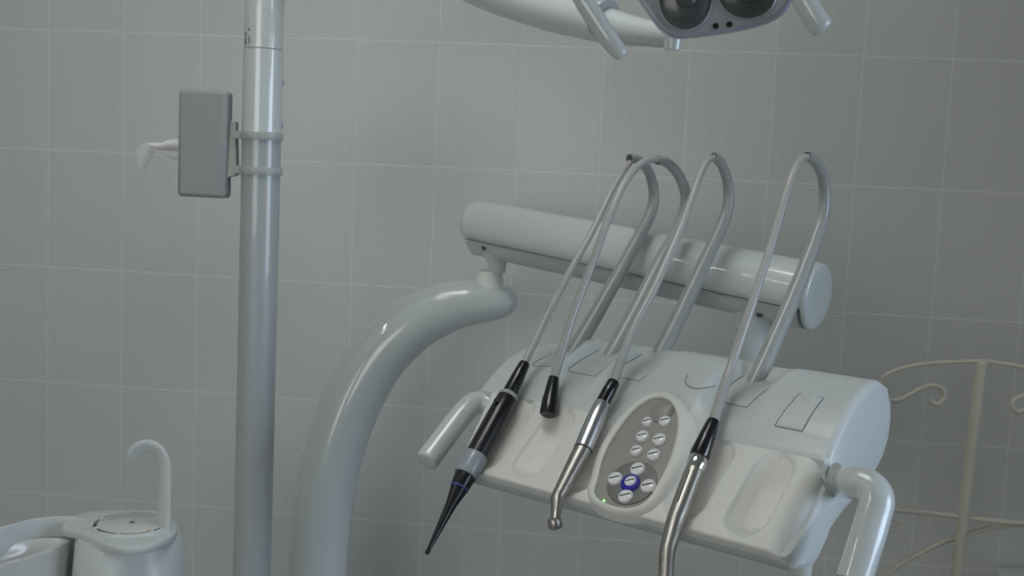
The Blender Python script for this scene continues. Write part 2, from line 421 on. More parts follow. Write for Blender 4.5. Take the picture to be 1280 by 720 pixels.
# flaps at the root of each hose arm, with the arm itself
def cover_pt(u, v, h=0): return L(u, v, cover_w(u, v)+h)
def cover_patch(name, outline, h, m, thick=.004):
    """raised plate that follows the cover; outline in (u, v)"""
    cu = sum(p[0] for p in outline)/len(outline); cv = sum(p[1] for p in outline)/len(outline)
    rings = []
    for sc, hh in ((1.0, -thick), (1.0, h-.0008), (.97, h), (.66, h), (.33, h), (.01, h)):
        rings.append([cover_pt(cu+(u-cu)*sc, cv+(v-cv)*sc, hh) for u, v in outline])
    return loops(name, rings, m, unit, capa=True, capb=True)
def rr(u0, u1, v0, v1, r, n=5):
    o = []
    for (cx, cy_, a0) in ((u1-r, v1-r, 0), (u0+r, v1-r, 90), (u0+r, v0+r, 180), (u1-r, v0+r, 270)):
        for i in range(n+1):
            a = math.radians(a0+90*i/n); o.append((cx+r*math.cos(a), cy_+r*math.sin(a)))
    # densify straight runs
    d = []
    for i, p in enumerate(o):
        q = o[(i+1) % len(o)]; k = max(1, int(math.hypot(q[0]-p[0], q[1]-p[1])/.006))
        for j in range(k): d.append((p[0]+(q[0]-p[0])*j/k, p[1]+(q[1]-p[1])*j/k))
    return d
whips = [
 (-.53, [(713, 447), (745, 393), (778, 334), (806, 282), (816, 258), (817, 238), (812, 217), (803, 204), (793, 198), (787, 198)], [(791, 199), (778, 216), (762, 244), (740, 290), (712, 340), (680, 402), (655, 457)], None),
 (-.45, [(757, 458), (793, 392), (824, 330), (848, 285), (856, 262), (857, 243), (850, 222), (840, 208), (830, 201), (822, 200)], [(827, 200), (812, 200), (797, 208), (779, 232), (758, 280), (738, 335), (714, 400), (692, 475)], None),
 (-.37, [(812, 468), (848, 398), (880, 330), (903, 280), (909, 262), (911, 243), (909, 225), (903, 207), (897, 199), (892, 196)], [(894, 197), (884, 202), (874, 222), (862, 255), (850, 288), (822, 352), (790, 415), (765, 476)], None),
 (-.18, [(938, 492), (966, 430), (996, 360), (1021, 295), (1029, 268), (1031, 245), (1029, 222), (1022, 205), (1015, 198), (1009, 195)], [(1011, 196), (1001, 200), (992, 216), (982, 245), (966, 300), (940, 380), (913, 460), (891, 528)], None)]
hose_paths = []
flap_lines = []
for i, (u, pix, hp, _) in enumerate(whips):
    wu = whip_u[i]
    path = [L(*hit(x, y, (1, 0, 0), u)) for x, y in pix]
    # shift the foot to sit in its flap
    k = len(path); path = catmull(path, 8)
    d0 = (path[0]-path[4]).normalized(); path = [path[0]+d0*.03]+path
    tube('hose_arm', path, [.0150, .0135, .0125, .0115, .0105, .0098, .0092, .0088, .0086, .0084], WHIP, unit, seg=24, flat=1.0)
    e = path[-1]; dd = (path[-1]-path[-2]).normalized()
    hpts = [L(*hit(x, y, (1, 0, 0), u)) for x, y in hp]
    lathe('arm_tip_socket', e-dd*.001, e+dd*.01, [(-.002, .0078), (.0006, .0076), (.0012, .0066), (.0014, .0052)], SEAM, unit, label='dark slot at the tip of a hose arm')
    hose_paths.append(hpts)
    f0 = hit(*pix[0], (1, 0, 0), u)
    vv = f0[1]
    cover_patch('arm_flap', rr(wu-.028, wu+.024, vv-.078, vv+.014, .004), .0014, SHELL)
    flap_lines.append([(wu-.0288, vv+.006), (wu-.0288, vv-.0788), (wu+.0248, vv-.0788), (wu+.0248, vv+.006)])
# hatch over the unused fifth bay and the round cap
def surf(x, y):
    r = ray(x, y); t = 1.0
    d = CAM-O; best = None
    for i in range(4000):
        t = 1.2+i*.0003; p = d+r*t; u, v, w_ = p.dot(UU), p.dot(VV), p.z
        if .11 < v < .31 and w_ <= cover_w(u, v): return u, v
    return None
hp = [surf(*p) for p in ((1000, 492), (1030, 498), (1003, 540), (968, 533))]
hq = [surf(878, 472), surf(1012, 497)]
def quad_outline(q, n=8):
    o = []
    for i in range(4):
        a, b = q[i], q[(i+1) % 4]
        for j in range(n): o.append((a[0]+(b[0]-a[0])*j/n, a[1]+(b[1]-a[1])*j/n))
    return o
def seam_line(name, pts, closed=False):
    o = []; n = len(pts)
    for i in range(n if closed else n-1):
        p, q = pts[i], pts[(i+1) % n]
        k = max(1, int(math.hypot(q[0]-p[0], q[1]-p[1])/.004))
        for j in range(k): t = j/k; o.append(cover_pt(p[0]+(q[0]-p[0])*t, p[1]+(q[1]-p[1])*t, .0003))
    o.append(cover_pt(*(pts[0] if closed else pts[-1]), .0003))
    return tube(name, o, .0007, LINE, unit, seg=8)
LINE = mat('panel_gap', (.24, .26, .26), .7, noise=.03)
if all(hp):
    cu, cv = sum(p[0] for p in hp)/4, sum(p[1] for p in hp)/4
    cover_patch('hatch', quad_outline([(cu+(u-cu)*.955, cv+(v-cv)*.965) for u, v in hp]), .0014, SHELL)
    seam_line('hatch_gap', hp, True)
for fl_ in flap_lines: seam_line('flap_gap', fl_)
circ = lambda c, r, ry=None: [(c[0]+r*math.cos(2*PI*i/40), c[1]+(ry or r)*math.sin(2*PI*i/40)) for i in range(40)]
if hq[0]:
    seam_line('cap_gap', circ(hq[0], .0245, .026)[20:], False); cover_patch('round_cap', circ(hq[0], .0235, .025), .0018, SHELL)
if hq[1]: cover_patch('hatch_knob', circ(hq[1], .0105), .0045, SHELL)

# keypad
kpi = [(-.2955, .04), (-.287, .014), (-.262, .003), (-.228, .004), (-.207, .020), (-.203, .055), (-.206, .10), (-.2195, .150), (-.240, .183), (-.265, .197), (-.287, .190), (-.303, .160), (-.309, .105), (-.304, .066)]
kc = Vector((-.253, .095, 0))
inner = catmull([(a, b, 0) for a, b in kpi], 6, True)
def kring(off, h, dr=(0, 0)):
    r = []; n = len(inner)
    for i, p in enumerate(inner):
        t = (inner[(i+1) % n]-inner[i-1]).normalized(); nrm = Vector((t.y, -t.x, 0))
        if nrm.dot(p-kc) < 0: nrm = -nrm
        o = off*(1+.9*sstep(-.25, -.2, p.x)*sstep(.05, .14, p.y)*(1 if off > .012 else 0))
        if nrm.y < 0: o *= 1-.42*(-nrm.y)
        q = p+nrm*o; r.append(P(q.x, q.y, h - .6*max(0, .0-q.y)*0))
    return r
loops('keypad_bezel', [kring(.021, -.013), kring(.019, -.004), kring(.015, .003), kring(.011, .0065), kring(.007, .0082), kring(.003, .0085), kring(.0008, .0076), kring(0, .006), kring(0, -.001)], PANEL, unit, autos=60)
plate = loops('keypad_plate', [[P(kc.x+(p.x-kc.x)*q_, kc.y+(p.y-kc.y)*q_, h_) for p in inner] for q_, h_ in ((1, -.002), (1, .0030), (.7, .0031), (.3, .0031))], PLATE, unit, label='grey green foil keypad face')
def pdisc(name, u, s, prof, m, parent, ru=1, rs=1, seg=28, tilt=0):
    rings = []
    for h, r in prof: rings.append([P(u+ru*r*math.cos(2*PI*i/seg), s+rs*r*math.sin(2*PI*i/seg), h) for i in range(seg)])
    return loops(name, rings, m, parent, capa=True, capb=True)
pdisc('direction_pad', *us(790, 604, .003), [(.003, .037), (.0045, .037), (.005, .036), (.0052, .03)], PLATE2, plate)
pdisc('indicator_dome', *us(828, 514, .004), [(.003, .022), (.006, .0205), (.0085, .016), (.010, .009), (.0105, .002)], PLATE, plate, ru=.82)
pdisc('status_light', *us(755, 626, .003), [(.003, .0017), (.0042, .0014), (.0046, .0004)], GREEN, plate)
btn = [(809, 527, .0075), (803, 545, .0088), (824, 549, .0092), (795, 563, .0082), (817, 568, .009), (797, 586, .010), (769, 598, .0098), (810, 607, .0098), (782, 620, .0098)]
def button(x, y, r, name='key', m=BUTTON, base=.005):
    u, s = us(x, y, .006)
    b = pdisc(name, u, s, [(.003, r), (base+.0015, r*.98), (base+.0035, r*.84), (base+.0043, r*.6), (base+.0046, r*.2)], m, plate, seg=24)
    # printed symbol: a small bar across the cap
    a = math.radians(28); c, sn = math.cos(a), math.sin(a); q = []
    hh = base+.0049
    def pt(x_, y_, h): return P(u+x_*c-y_*sn, s+x_*sn+y_*c, h)
    l, t = r*.66, r*.09
    vs = [pt(-l, -t, base+.002), pt(l, -t, base+.002), pt(l, t, base+.002), pt(-l, t, base+.002), pt(-l, -t, hh), pt(l, -t, hh), pt(l, t, hh), pt(-l, t, hh)]
    mesh_obj('key_symbol', vs, [(0, 1, 2, 3), (4, 5, 6, 7), (0, 1, 5, 4), (1, 2, 6, 5), (2, 3, 7, 6), (3, 0, 4, 7)], MARK, b if False else plate, smooth=False)
    return b
for x, y, r in btn: button(x, y, r*1.16)
button(831, 526, .0095)
u, s = us(788, 604, .006)
pdisc('blue_key_ring', u, s, [(.003, .0145), (.008, .0142), (.0098, .0125), (.010, .0095)], BLUE, plate, seg=32)
button(789, 603, .0095, 'key', BUTTON, .0075)

# handles
hl = [L(-.55, .125, .068), L(-.582, .125, .075), L(-.602, .112, .078), L(-.607, .088, .067), L(-.606, .04, .032), L(-.604, -.004, -.001)]
tube('handle', catmull(hl, 8), .0190, PAINT, unit, seg=28, cap_round=.25, label='left grab handle')
e = hit(1066, 712, (1, 0, 0), .075); k = hit(1094, 626, (1, 0, 0), .066)
hr = [L(-.02, .135, .073), L(.012, .135, .073), L(.038, .134, .074), L(.056, .129, .072), L(.066, .118, .060), L(.069, .106, .044), L(.072, .085, .016), L(.076, .04, -.046)]
hr = [L(-.02, .135, .072), L(.02, .135, .072)] + [at(x, y, d) for x, y, d in ((1068, 603, 1.425), (1086, 608, 1.405), (1096, 623, 1.392), (1092, 645, 1.385), (1081, 682, 1.372), (1067, 726, 1.36))]
tube('handle', catmull(hr, 8), [.0215, .0215, .0215, .0215, .0215, .0215], PAINT, unit, seg=28, cap_round=.2, label='right grab handle')
lathe('handle_collar', hr[0], hr[1], [(.020, .0218), (.024, .0232), (.030, .0232), (.033, .0218)], BAND, unit)
# dark grommet and small foot at the front right corner
lathe('corner_foot', at(1001, 716, 1.44)+Vector((0, 0, .012)), at(1001, 716, 1.44)-Vector((0, 0, .05)), [(0, .010), (.002, .014), (.016, .014), (.020, .011), (.021, .002)], PAINT, unit)

# ------------------------------------------------------------------ the four instruments
def instrument(name, label, cat, hose, base):
    t = thing(name, base, label, cat); 
    return t
def seglen(a, b): return (b-a).length
GH = .016
# 1 black instrument with long cone
a0, a1 = onp(655, 456, .030), onp(636, 494, .022); b1 = onp(583, 592, .016); c1 = onp(533, 693, .006)
t1 = thing('scaler_handpiece', c1, 'long black pointed handpiece with grey sleeve band, leftmost in the row', 'handpiece')
hp1 = hose_paths[0][:-1]+[a0]
tube('hose', catmull(hp1, 8), [.0052, .0052, .0056, .006, .0062, .0066], HOSE, t1, seg=14)
dl = seglen(a0, a1)
lathe('strain_relief', a0-(a1-a0).normalized()*.004, a1, [(0, .0078), (.003, .0092), (dl*.5, .0112), (dl+.002, .0125), (dl+.006, .0122)], BLACK, t1)
lathe('collar_ring', a1, b1, [(-.003, .0130), (0, .0158), (.003, .0168), (.005, .0155)], BAND, t1)
bl = seglen(a1, b1)
lathe('body', a1, b1, [(.004, .0150), (.007, .0166), (bl*.3, .0174), (bl*.75, .0176), (bl*.92, .0172), (bl, .0160)], BLACK2, t1)
db = (b1-a1).normalized()
lathe('sleeve_band', b1-db*.034, b1, [(0, .0180), (.001, .0186), (.010, .0190), (.026, .0188), (.037, .0186), (.038, .018)], CLEAR, t1, label='frosted grey plastic sleeve')
dc = (c1-b1).normalized(); cl_ = seglen(b1, c1)
lathe('cone_tip', b1, c1, [(0, .0160), (.006, .0165), (.020, .0150), (.0265, .0138), (.055, .0085), (cl_*.72, .0052), (cl_*.93, .0034), (cl_-.002, .0034), (cl_, .0018)], BLACK2, t1)
lathe('blue_ring', b1, c1, [(.0245, .0142), (.025, .0147), (.0265, .0144), (.027, .0137)], BLUEL, t1)
# screw and little window on body
q = a1+(b1-a1)*.16; nn = P(0, 0, 1)-P(0, 0, 0)
lathe('button', q+nn*.0165-VV*.004, q+nn*.03-VV*.004, [(0, .0045), (.0022, .0042), (.0028, .003)], BLACK, t1)

# 2 loose black coupling
a0, a1 = onp(692, 474, .026), onp(685, 518, .014)
t2 = thing('hose_coupling', a1, 'grey hose ending in a bare black coupling over the empty second rest', 'hose')
tube('hose', catmull(hose_paths[1][:-1]+[a0], 8), [.0058, .006, .0062, .0064, .0066, .0070, .0074], HOSE, t2, seg=14)
dl = seglen(a0, a1)
lathe('coupling', a0-(a1-a0).normalized()*.004, a1, [(0, .0076), (.003, .0088), (dl*.55, .0118), (dl*.62, .0128), (dl*.95, .0134), (dl+.003, .0130), (dl+.005, .011), (dl+.005, .007)], BLACK, t2)

# 3 contra-angle
a0, a1 = onp(767, 478, .028), onp(753, 504, .022); m1 = onp(729, 561, .016); n1 = onp(697, 622, .016)
h1 = L(*hit(693.5, 655, (1, 0, 0), us(697, 622, .016)[0]-.002)); h1 = onp(693.5, 654, .014)
t3 = thing('contra_angle_handpiece', h1, 'silver contra-angle handpiece with bent neck and small round head', 'handpiece')
tube('hose', catmull(hose_paths[2][:-1]+[a0], 8), [.0056, .0058, .006, .0064, .0068, .0072, .0076], HOSE, t3, seg=14)
dl = seglen(a0, a1)
lathe('strain_relief', a0-(a1-a0).normalized()*.003, a1, [(0, .0075), (.003, .0098), (dl*.6, .0105), (dl+.004, .0108)], BLACK, t3)
ml = seglen(a1, m1)
lathe('motor', a1, m1, [(-.001, .0105), (.001, .0118), (ml*.35, .0138), (ml*.7, .0142), (ml-.001, .0138)], ALU, t3)
lathe('motor_ring', a1, m1, [(ml-.001, .0132), (ml, .0141), (ml+.0018, .0141), (ml+.002, .0128)], SEAM, t3)
nlen = seglen(m1, n1); dn = (n1-m1).normalized()
neck = [m1+dn*.0015, m1+dn*(nlen*.25), m1+dn*(nlen*.55), m1+dn*(nlen*.85), n1, n1+(h1-n1)*.25, n1+(h1-n1)*.6, h1-(h1-n1)*.08]
tube('neck', catmull(neck, 6), [.0134, .0130, .0118, .0104, .0098, .0090, .0072, .0064], STEEL, t3, seg=26)
hd = (h1-n1).normalized(); hx = (nn*-.75+hd*.65).normalized()
lathe('head', h1-hx*.008, h1+hx*.01, [(0, .0060), (.001, .0088), (.004, .0100), (.012, .0102), (.0145, .0094), (.0158, .007), (.0158, .003)], STEEL, t3)

# 4 syringe
a0, a1 = onp(891, 528, .028), onp(873, 573, .020); m1 = onp(868, 588, .019); n1 = onp(843, 655, .017); p1 = onp(834, 690, .016); q1 = onp(831, 740, .010)
t4 = thing('syringe_handpiece', q1, 'plain steel handpiece bending downward below a black grip, rightmost in the row', 'handpiece')
tube('hose', catmull(hose_paths[3][:-1]+[a0], 8), [.0056, .0058, .006, .0062, .0064, .0068, .0072, .0076], HOSE, t4, seg=14)
dl = seglen(a0, a1)
lathe('strain_relief', a0-(a1-a0).normalized()*.004, a1, [(0, .0075), (.003, .0092), (dl*.5, .0118), (dl*.95, .0140), (dl+.001, .0136)], BLACK, t4)
dl = seglen(a1, m1)
lathe('chrome_ring', a1, m1, [(0, .0128), (.001, .0136), (dl*.6, .0140), (dl*.8, .0132), (dl, .0126)], CHROME, t4)
dm = (n1-m1)
pth = [m1, m1+dm*.35, m1+dm*.75, n1, n1+(p1-n1)*.5, p1, p1+(q1-p1)*.5, q1]
tube('barrel', catmull(pth, 8), [.0128, .0132, .0130, .0120, .0112, .0104, .0098, .0092], STEEL, t4, seg=28, cap_round=.5)
for k in (0.0,):
    s0 = m1+nn*.0125+dm*.1; tube('barrel_groove', [s0, s0+dm*.6], [.0012, .0012], SEAM, t4, seg=8)

# ------------------------------------------------------------------ spring arm (boom)
bv = .53
BK = 1.135      # the arm stands further back than the console
def BH(x, y): return L(*hit(x, y, (0, 1, 0), bv))
BL, BR = BH(601, 288), BH(1016, 374)
bd = (BR-BL).normalized(); bup = (WW-bd*WW.dot(bd)).normalized(); bn = bd.cross(bup)
boom = thing('spring_arm', BH(612, 345), 'thick white horizontal spring arm behind the hoses', 'dental unit arm')
blen = (BR-BL).length
def bsec(t, sc, up, dn, rr_=.046):
    o = []
    for i in range(32):
        a = 2*PI*i/32; x, z = math.cos(a)*rr_, math.sin(a)*rr_
        o.append(BL+bd*t+bn*(x*sc)+bup*(z*sc))
    return o
R1 = .0485*BK
def half(t, sc, lo, hi, r=R1, zc=.006):
    """section between height lo and hi of the round boom"""
    o = []; n = 40
    for i in range(n):
        a = 2*PI*i/n; x, z = math.cos(a)*r*.98, math.sin(a)*r*1.06
        z = min(max(z, lo), hi); o.append(BL+bd*t+bn*(x*sc)+bup*((z-(lo+hi)/2)*sc+(lo+hi)/2+zc))
    return o
def endst(a, b, r): return [(a, .55), (a+r*.08, .74), (a+r*.3, .90), (a+r*.7, .985), (a+r, 1), (b-.012, 1), (b-.004, .975), (b, .92)]
up_ = [half(t, s, -.0215, .1) for t, s in [(-.030, .45), (-.028, .62), (-.022, .80), (-.011, .93), (.004, 1), (blen-.020, 1), (blen-.002, 1), (blen+.003, .97)]]
loops('upper_cover', up_, PAINT, boom)
dn_ = [half(t, s, -.1, -.0232, R1*.985, .004) for t, s in [(-.006, .5), (-.003, .75), (.006, .93), (.02, 1), (blen-.020, 1), (blen-.004, 1)]]
loops('lower_tray', dn_, SHELL, boom)
tube('cover_gap_shade', [BL+bd*.0+bup*-.018, BR-bd*.004+bup*-.018], R1*.955, BAND, boom, flat=.05, upv=bup, seg=32, label='seam between the arm covers, its soft shadow put in as a grey strip')  # grey strip stands in for the thin shadow along the cover joint
# disc end cap
er = []
for t, s in ((-.004, .90), (0, 1.0), (.004, 1.0), (.007, .96), (.0085, .88), (.0088, .5)):
    er.append([BR+bd*(t+.003)+bn*(math.cos(2*PI*i/40)*R1*s)+bup*(math.sin(2*PI*i/40)*R1*1.06*s+.005) for i in range(40)])
loops('end_cap', er, PAINT, boom, label='round end cap')
for (x, y, rr2) in ((622, 309, .0055), (961, 391, .006)):
    c = BH(x, y)
    # slide the screw to the near surface
    c = c-bn*0
    side = -VV
    cc = c + side*.0
    tt = (c-BL).dot(bd); zz = (c-BL).dot(bup)-.004
    xx = math.sqrt(max((R1*.985*.98)**2*(1-(zz/(R1*.985*1.06))**2), 0))
    s = 1 if bn.dot(-VV) > 0 else -1
    pnt = BL+bd*tt+bup*(zz+.004)+bn*(xx*s)
    # line of sight correction: keep on the ray
    lathe('arm_screw', pnt-bn*(s*.002), pnt+bn*(s*.01), [(0, rr2), (.0032, rr2), (.0036, rr2*.6)], SEAM, boom)
# necks
nk = BH(612, 345)
base_l = BH(617, 332)
lathe('swivel_neck', L(-.0, 0, 0)*0+BH(622, 312)+Vector((0, 0, .0)), BH(622, 312)-Vector((0, 0, .1)), [(-.005, .034), (.012, .034), (.021, .0245), (.030, .020), (.048, .019)], PAINT, boom)
q = L(-.165, bv, .0)
wtop = 0.262
nk0 = BH(943, 405); nk0 = nk0 + Vector((0, 0, 0))
zb = cover_w(-.165+0, bv)
un = (nk0-O).dot(UU); zk = O.z+.085
dist = nk0.z-zk
lathe('swivel_neck', nk0+Vector((0, 0, .03)), nk0-Vector((0, 0, .1)), [(0, .034), (.034, .034), (.046, .029), (.063, .028), (.030+dist, .030)], PAINT, boom, label='swivel neck above the console')
tube('console_bracket', [L(un, bv, .085), L(un, bv-.03, .085), L(un, .3365, .085)], [.03, .034, .036], PAINT, boom, seg=28, cap_round=.3, label='rear bracket carrying the console')

# ------------------------------------------------------------------ curved arm
e0 = BH(640, 383); 
def AR(x, y, d): return at(x, y, d)
dA = (nk-CAM).dot(FW)
pix = [(642, 376), (625, 377), (602, 378), (575, 380), (548, 388), (520, 402), (494, 423), (468, 453), (446, 490), (429, 530), (415, 575), (406, 620), (400, 670), (397, 722)]
ap = []
for i, (x, y) in enumerate(pix):
    ap.append(at(x, y, dA))
arm = thing('curved_arm', Vector((ap[-1].x, ap[-1].y, 0)), 'thick glossy white arm curving up from below to the spring arm', 'dental unit arm')
low = [Vector((ap[-1].x-.004, ap[-1].y, z)) for z in (.45, .3, .1, 0.0)]
fullp = catmull(ap, 6)+catmull([ap[-1]]+low, 4)[1:]
nA = len(catmull(ap, 6)); rads = []
rk = [(a_, b_*BK) for a_, b_ in [(0, .018), (.03, .027), (.07, .0315), (.13, .0375), (.2, .0440), (.3, .0495), (.42, .0535), (.6, .0555), (.8, .0555), (1, .0545)]]
for i in range(len(fullp)): rads.append(lin(rk, min(i/(nA-1), 1)))
tube('tube', fullp, rads, PAINT, arm, seg=40, cap_round=.35)
tp = BH(612, 352)
lathe('socket_collar', nk+Vector((0, 0, .012)), nk-Vector((0, 0, .1)), [(0, .022), (.002, .0255), (.004, .0265), (.038, .032), (.066, .034), (.068, .02)], PANEL, arm, label='warm white tapered collar')
lathe('collar_plug', ap[3]-UP*.0385, ap[3]-UP*.07, [(0, .014), (.006, .014), (.007, .011)], SEAM, arm)
lathe('floor_flange', (ap[-1].x-.004, ap[-1].y, 0), (ap[-1].x-.004, ap[-1].y, 1), [(0, .09), (.012, .09), (.02, .08), (.05, .06), (.08, .052)], PAINT, arm)

# ------------------------------------------------------------------ lamp post
dP = 1.95
pb = at(322, 400, dP); px_, py_ = pb.x, pb.y
def PZ(y): # height on the post seen at image row y
    lo, hi = 0.0, 2.6
    for _ in range(50):
        m_ = (lo+hi)/2; d = Vector((px_, py_, m_))-CAM; yy = 360-F*d.dot(UP)/d.dot(FW)
        if yy > y: lo = m_
        else: hi = m_
    return lo
post = thing('lamp_post', (px_, py_, 0), 'tall white vertical tube of the lamp post left of the curved arm', 'post')
PB = lambda z: Vector((px_, py_, z))
zs = PZ(62)
zc = PZ(171)
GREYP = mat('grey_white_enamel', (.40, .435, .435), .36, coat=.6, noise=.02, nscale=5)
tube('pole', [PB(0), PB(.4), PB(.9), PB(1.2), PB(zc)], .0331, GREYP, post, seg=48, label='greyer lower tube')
tube('pole_sleeve', [PB(zc-.001), PB(zc+.1), PB(zs-.0015)], .0334, PAINT, post, seg=48)
tube('pole_joint', [PB(zs-.02), PB(zs+.02)], .0316, BAND, post, seg=40)
la0 = at(560, -34, 1.78); 
up_path = [PB(zs+.0010), PB(PZ(40)), PB(PZ(10)), PB(PZ(-15))+RT*.004, PB(PZ(-45))+RT*.016, PB(PZ(-80))+RT*.05, PB(PZ(-105))+RT*.11, at(430, -118, 1.88), at(490, -105, 1.85), at(535, -70, 1.80), at(560, -34, 1.78)]
tube('upper_pole', catmull(up_path, 8), [.0325]*8+[.032, .031, .03], PAINT, post, seg=40)
lathe('pole_flange', PB(0), PB(1), [(0, .09), (.012, .09), (.02, .08), (.05, .05), (.08, .034)], PAINT, post)
for y in (101, 155):
    c = PB(PZ(y)); d = (RT*.88-FW*-.25); d = Vector((d.x, d.y, 0)).normalized()
    lathe('pole_screw', c+d*.030, c+d*.05, [(0, .0065), (.0045, .006), (.006, .003)], LAMPM, post)
# small worn print on the pole: a triangle, a dot and two short strokes
fwd = Vector((-FW.x, -FW.y, 0)).normalized(); rgt = Vector((RT.x, RT.y, 0)).normalized()
def onpole(xp, yp, r=.0329):
    z = PZ(yp); dx = (xp-325.5)/F*dP; dx = max(-r*.97, min(r*.97, dx)); return PB(z)+rgt*dx+fwd*math.sqrt(r*r-dx*dx)
def decal(name, polys):
    vs, fs = [], []
    for pl in polys:
        k = len(vs); n = len(pl)
        for x, y in pl: vs.append(onpole(x, y, .0331))
        for x, y in pl: vs.append(onpole(x, y, .0320))
        fs.append(tuple(range(k, k+n))); fs.append(tuple(range(k+n, k+2*n)))
        for i in range(n): fs.append((k+i, k+(i+1) % n, k+n+(i+1) % n, k+n+i))
    return mesh_obj(name, vs, fs, mat('worn_print', (.17, .18, .18), .5, noise=.2, nscale=200), post, smooth=False)
decal('printed_mark', [[(310, 41.5), (312, 37), (314, 41.5)], [(306, 43), (308, 43), (307.4, 49), (305.6, 49)], [(305.3, 51), (308, 50), (308, 58), (305.3, 58)], [(310.6, 48), (312.2, 48), (313.4, 52), (313.4, 57), (312, 57), (311.6, 52)]])

# box clamped on the post
bd_ = dP-.03
bx = thing('wall_box', at(257, 246, bd_), 'flat white plastic box, greyed for its unlit face, clamped upright to the lamp post', 'box')
ax = (rgt*math.cos(.10)+fwd*math.sin(.10), (fwd*math.cos(.10)-rgt*math.sin(.10)), Vector((0, 0, 1)))
cbx = at(256.5, 180, bd_)
box('housing', cbx, ax, (.0855, .034, .182), BOXM, bx, bevel=.007)
mp = at(291.5, 187, bd_)
vs = []
for dd_ in (-.010, .010):
    for x, y in ((282, 151), (296.5, 152), (297.5, 219), (283, 223)): vs.append(at(x, y, bd_+.004)+fwd*dd_)
mesh_obj('mount_plate', vs, [(0, 1, 2, 3), (4, 5, 6, 7), (0, 1, 5, 4), (1, 2, 6, 5), (2, 3, 7, 6), (3, 0, 4, 7)], BAND, bx, bevel=.0015)
for y in (170, 213.5):
    z = PZ(y)
    ringp = [PB(z)+rgt*(math.cos(2*PI*i/48)*.0352)+fwd*(math.sin(2*PI*i/48)*.0352) for i in range(48)]
    rings = []
    for r, dz in ((.0334, -.0065), (.0362, -.0065), (.0368, -.004), (.0368, .004), (.0362, .0065), (.0334, .0065)):
        rings.append([PB(z+dz)+rgt*(math.cos(2*PI*i/48)*r)+fwd*(math.sin(2*PI*i/48)*r) for i in range(48)])
    rings.append(rings[0])
    loops('clamp_band', rings, BAND, bx, capa=False, capb=False)
    box('clamp_lug', PB(z)-rgt*.0385+fwd*.006, (rgt, fwd, Vector((0, 0, 1))), (.012, .012, .013), BAND, bx, bevel=.001)
# clear plastic sleeve poking out behind the box
fl = thing('plastic_sleeve', at(190, 205, bd_+.05), 'crumpled clear plastic sleeve poking out left of the clamped box', 'plastic sleeve')
tube('bright_rod', catmull([at(252, 186, bd_+.03), at(230, 181, bd_+.03), at(212, 181, bd_+.035), at(200, 183, bd_+.04), at(187, 181, bd_+.045)], 6), [.0105, .0105, .0095, .0060, .0030], FILM2, fl, seg=18, cap_round=.5)
fp = catmull([at(236, 193, bd_+.05), at(216, 190, bd_+.05), at(198, 184, bd_+.055), at(187, 185, bd_+.055), at(179, 195, bd_+.055), at(175, 212, bd_+.055)], 8)
tube('film', fp, [.016, .014, .011, .010, .014, .016, .008], FILM, fl, seg=16, flat=.9, cap=False, label='translucent drooping film')

# ------------------------------------------------------------------ operating lamp
lamp = thing('operating_light', at(890, 45, 1.2), 'grey operating lamp head with two dark reflectors and two bar handles', 'lamp')
la = [la0, at(620, -8, 1.70), at(690, 14, 1.60), at(740, 27, 1.52), at(775, 36, 1.47), at(812, 42, 1.42), at(843, 46, 1.385)]
tube('arm', catmull(la, 6), [.029, .030, .029, .026, .022, .0165, .0140], PAINT, lamp, seg=32, cap_round=.5)
tube('arm_end_cap', [at(841, 47, 1.385), at(841, 47, 1.385)+Vector((0, 0, -.0148))], [.012, .0105], PAINT, lamp, seg=24)
tube('arm_band', [at(752, 22, 1.49), at(757, 24, 1.485)], .0262, LAMPM, lamp, seg=24)
# yoke from the arm end up to the head
tube('yoke', catmull([at(842, 44, 1.385), at(846, 10, 1.38), at(855, -30, 1.36), at(870, -60, 1.33), at(890, -70, 1.27)], 6), .013, PAINT, lamp, seg=18)
out = [(786, -22), (799, -2), (811, 15), (822, 30), (834, 41), (850, 46), (880, 44), (915, 39), (945, 33), (968, 25), (982, 14), (990, -2), (994, -25), (990, -60), (975, -95), (945, -118), (900, -128), (850, -124), (812, -104), (790, -74), (782, -45)]
hn = (-FW+Vector((-.05, 0, -.10))).normalized()     # face normal
hc = at(888, -38, 1.2)
def HP(x, y, h=0.0):
    r = ray(x, y); t = (hc+hn*h-CAM).dot(hn)/r.dot(hn); return CAM+r*t
oc = catmull([(x, y, 0) for x, y in out], 4, True); cx_, cy_ = 888, -40
def hring(sc, h): return [HP(cx_+(p.x-cx_)*sc, cy_+(p.y-cy_)*sc, 0)+hn*h for p in oc]
loops('head_shell', [hring(.5, -.075), hring(.80, -.068), hring(.93, -.05), hring(.985, -.028), hring(1.0, -.010), hring(.998, -.004)], LAMPM, lamp)
loops('head_rim', [hring(.99, -.005), hring(1.004, -.003), hring(1.006, .0005), hring(.992, .003), hring(.965, .0035)], LAMPD, lamp, capa=False, capb=False)
loops('head_face', [hring(.985, -.006), hring(.975, .0005), hring(.962, .0018), hring(.5, .0022), hring(.1, .0022)], LAMPM, lamp)
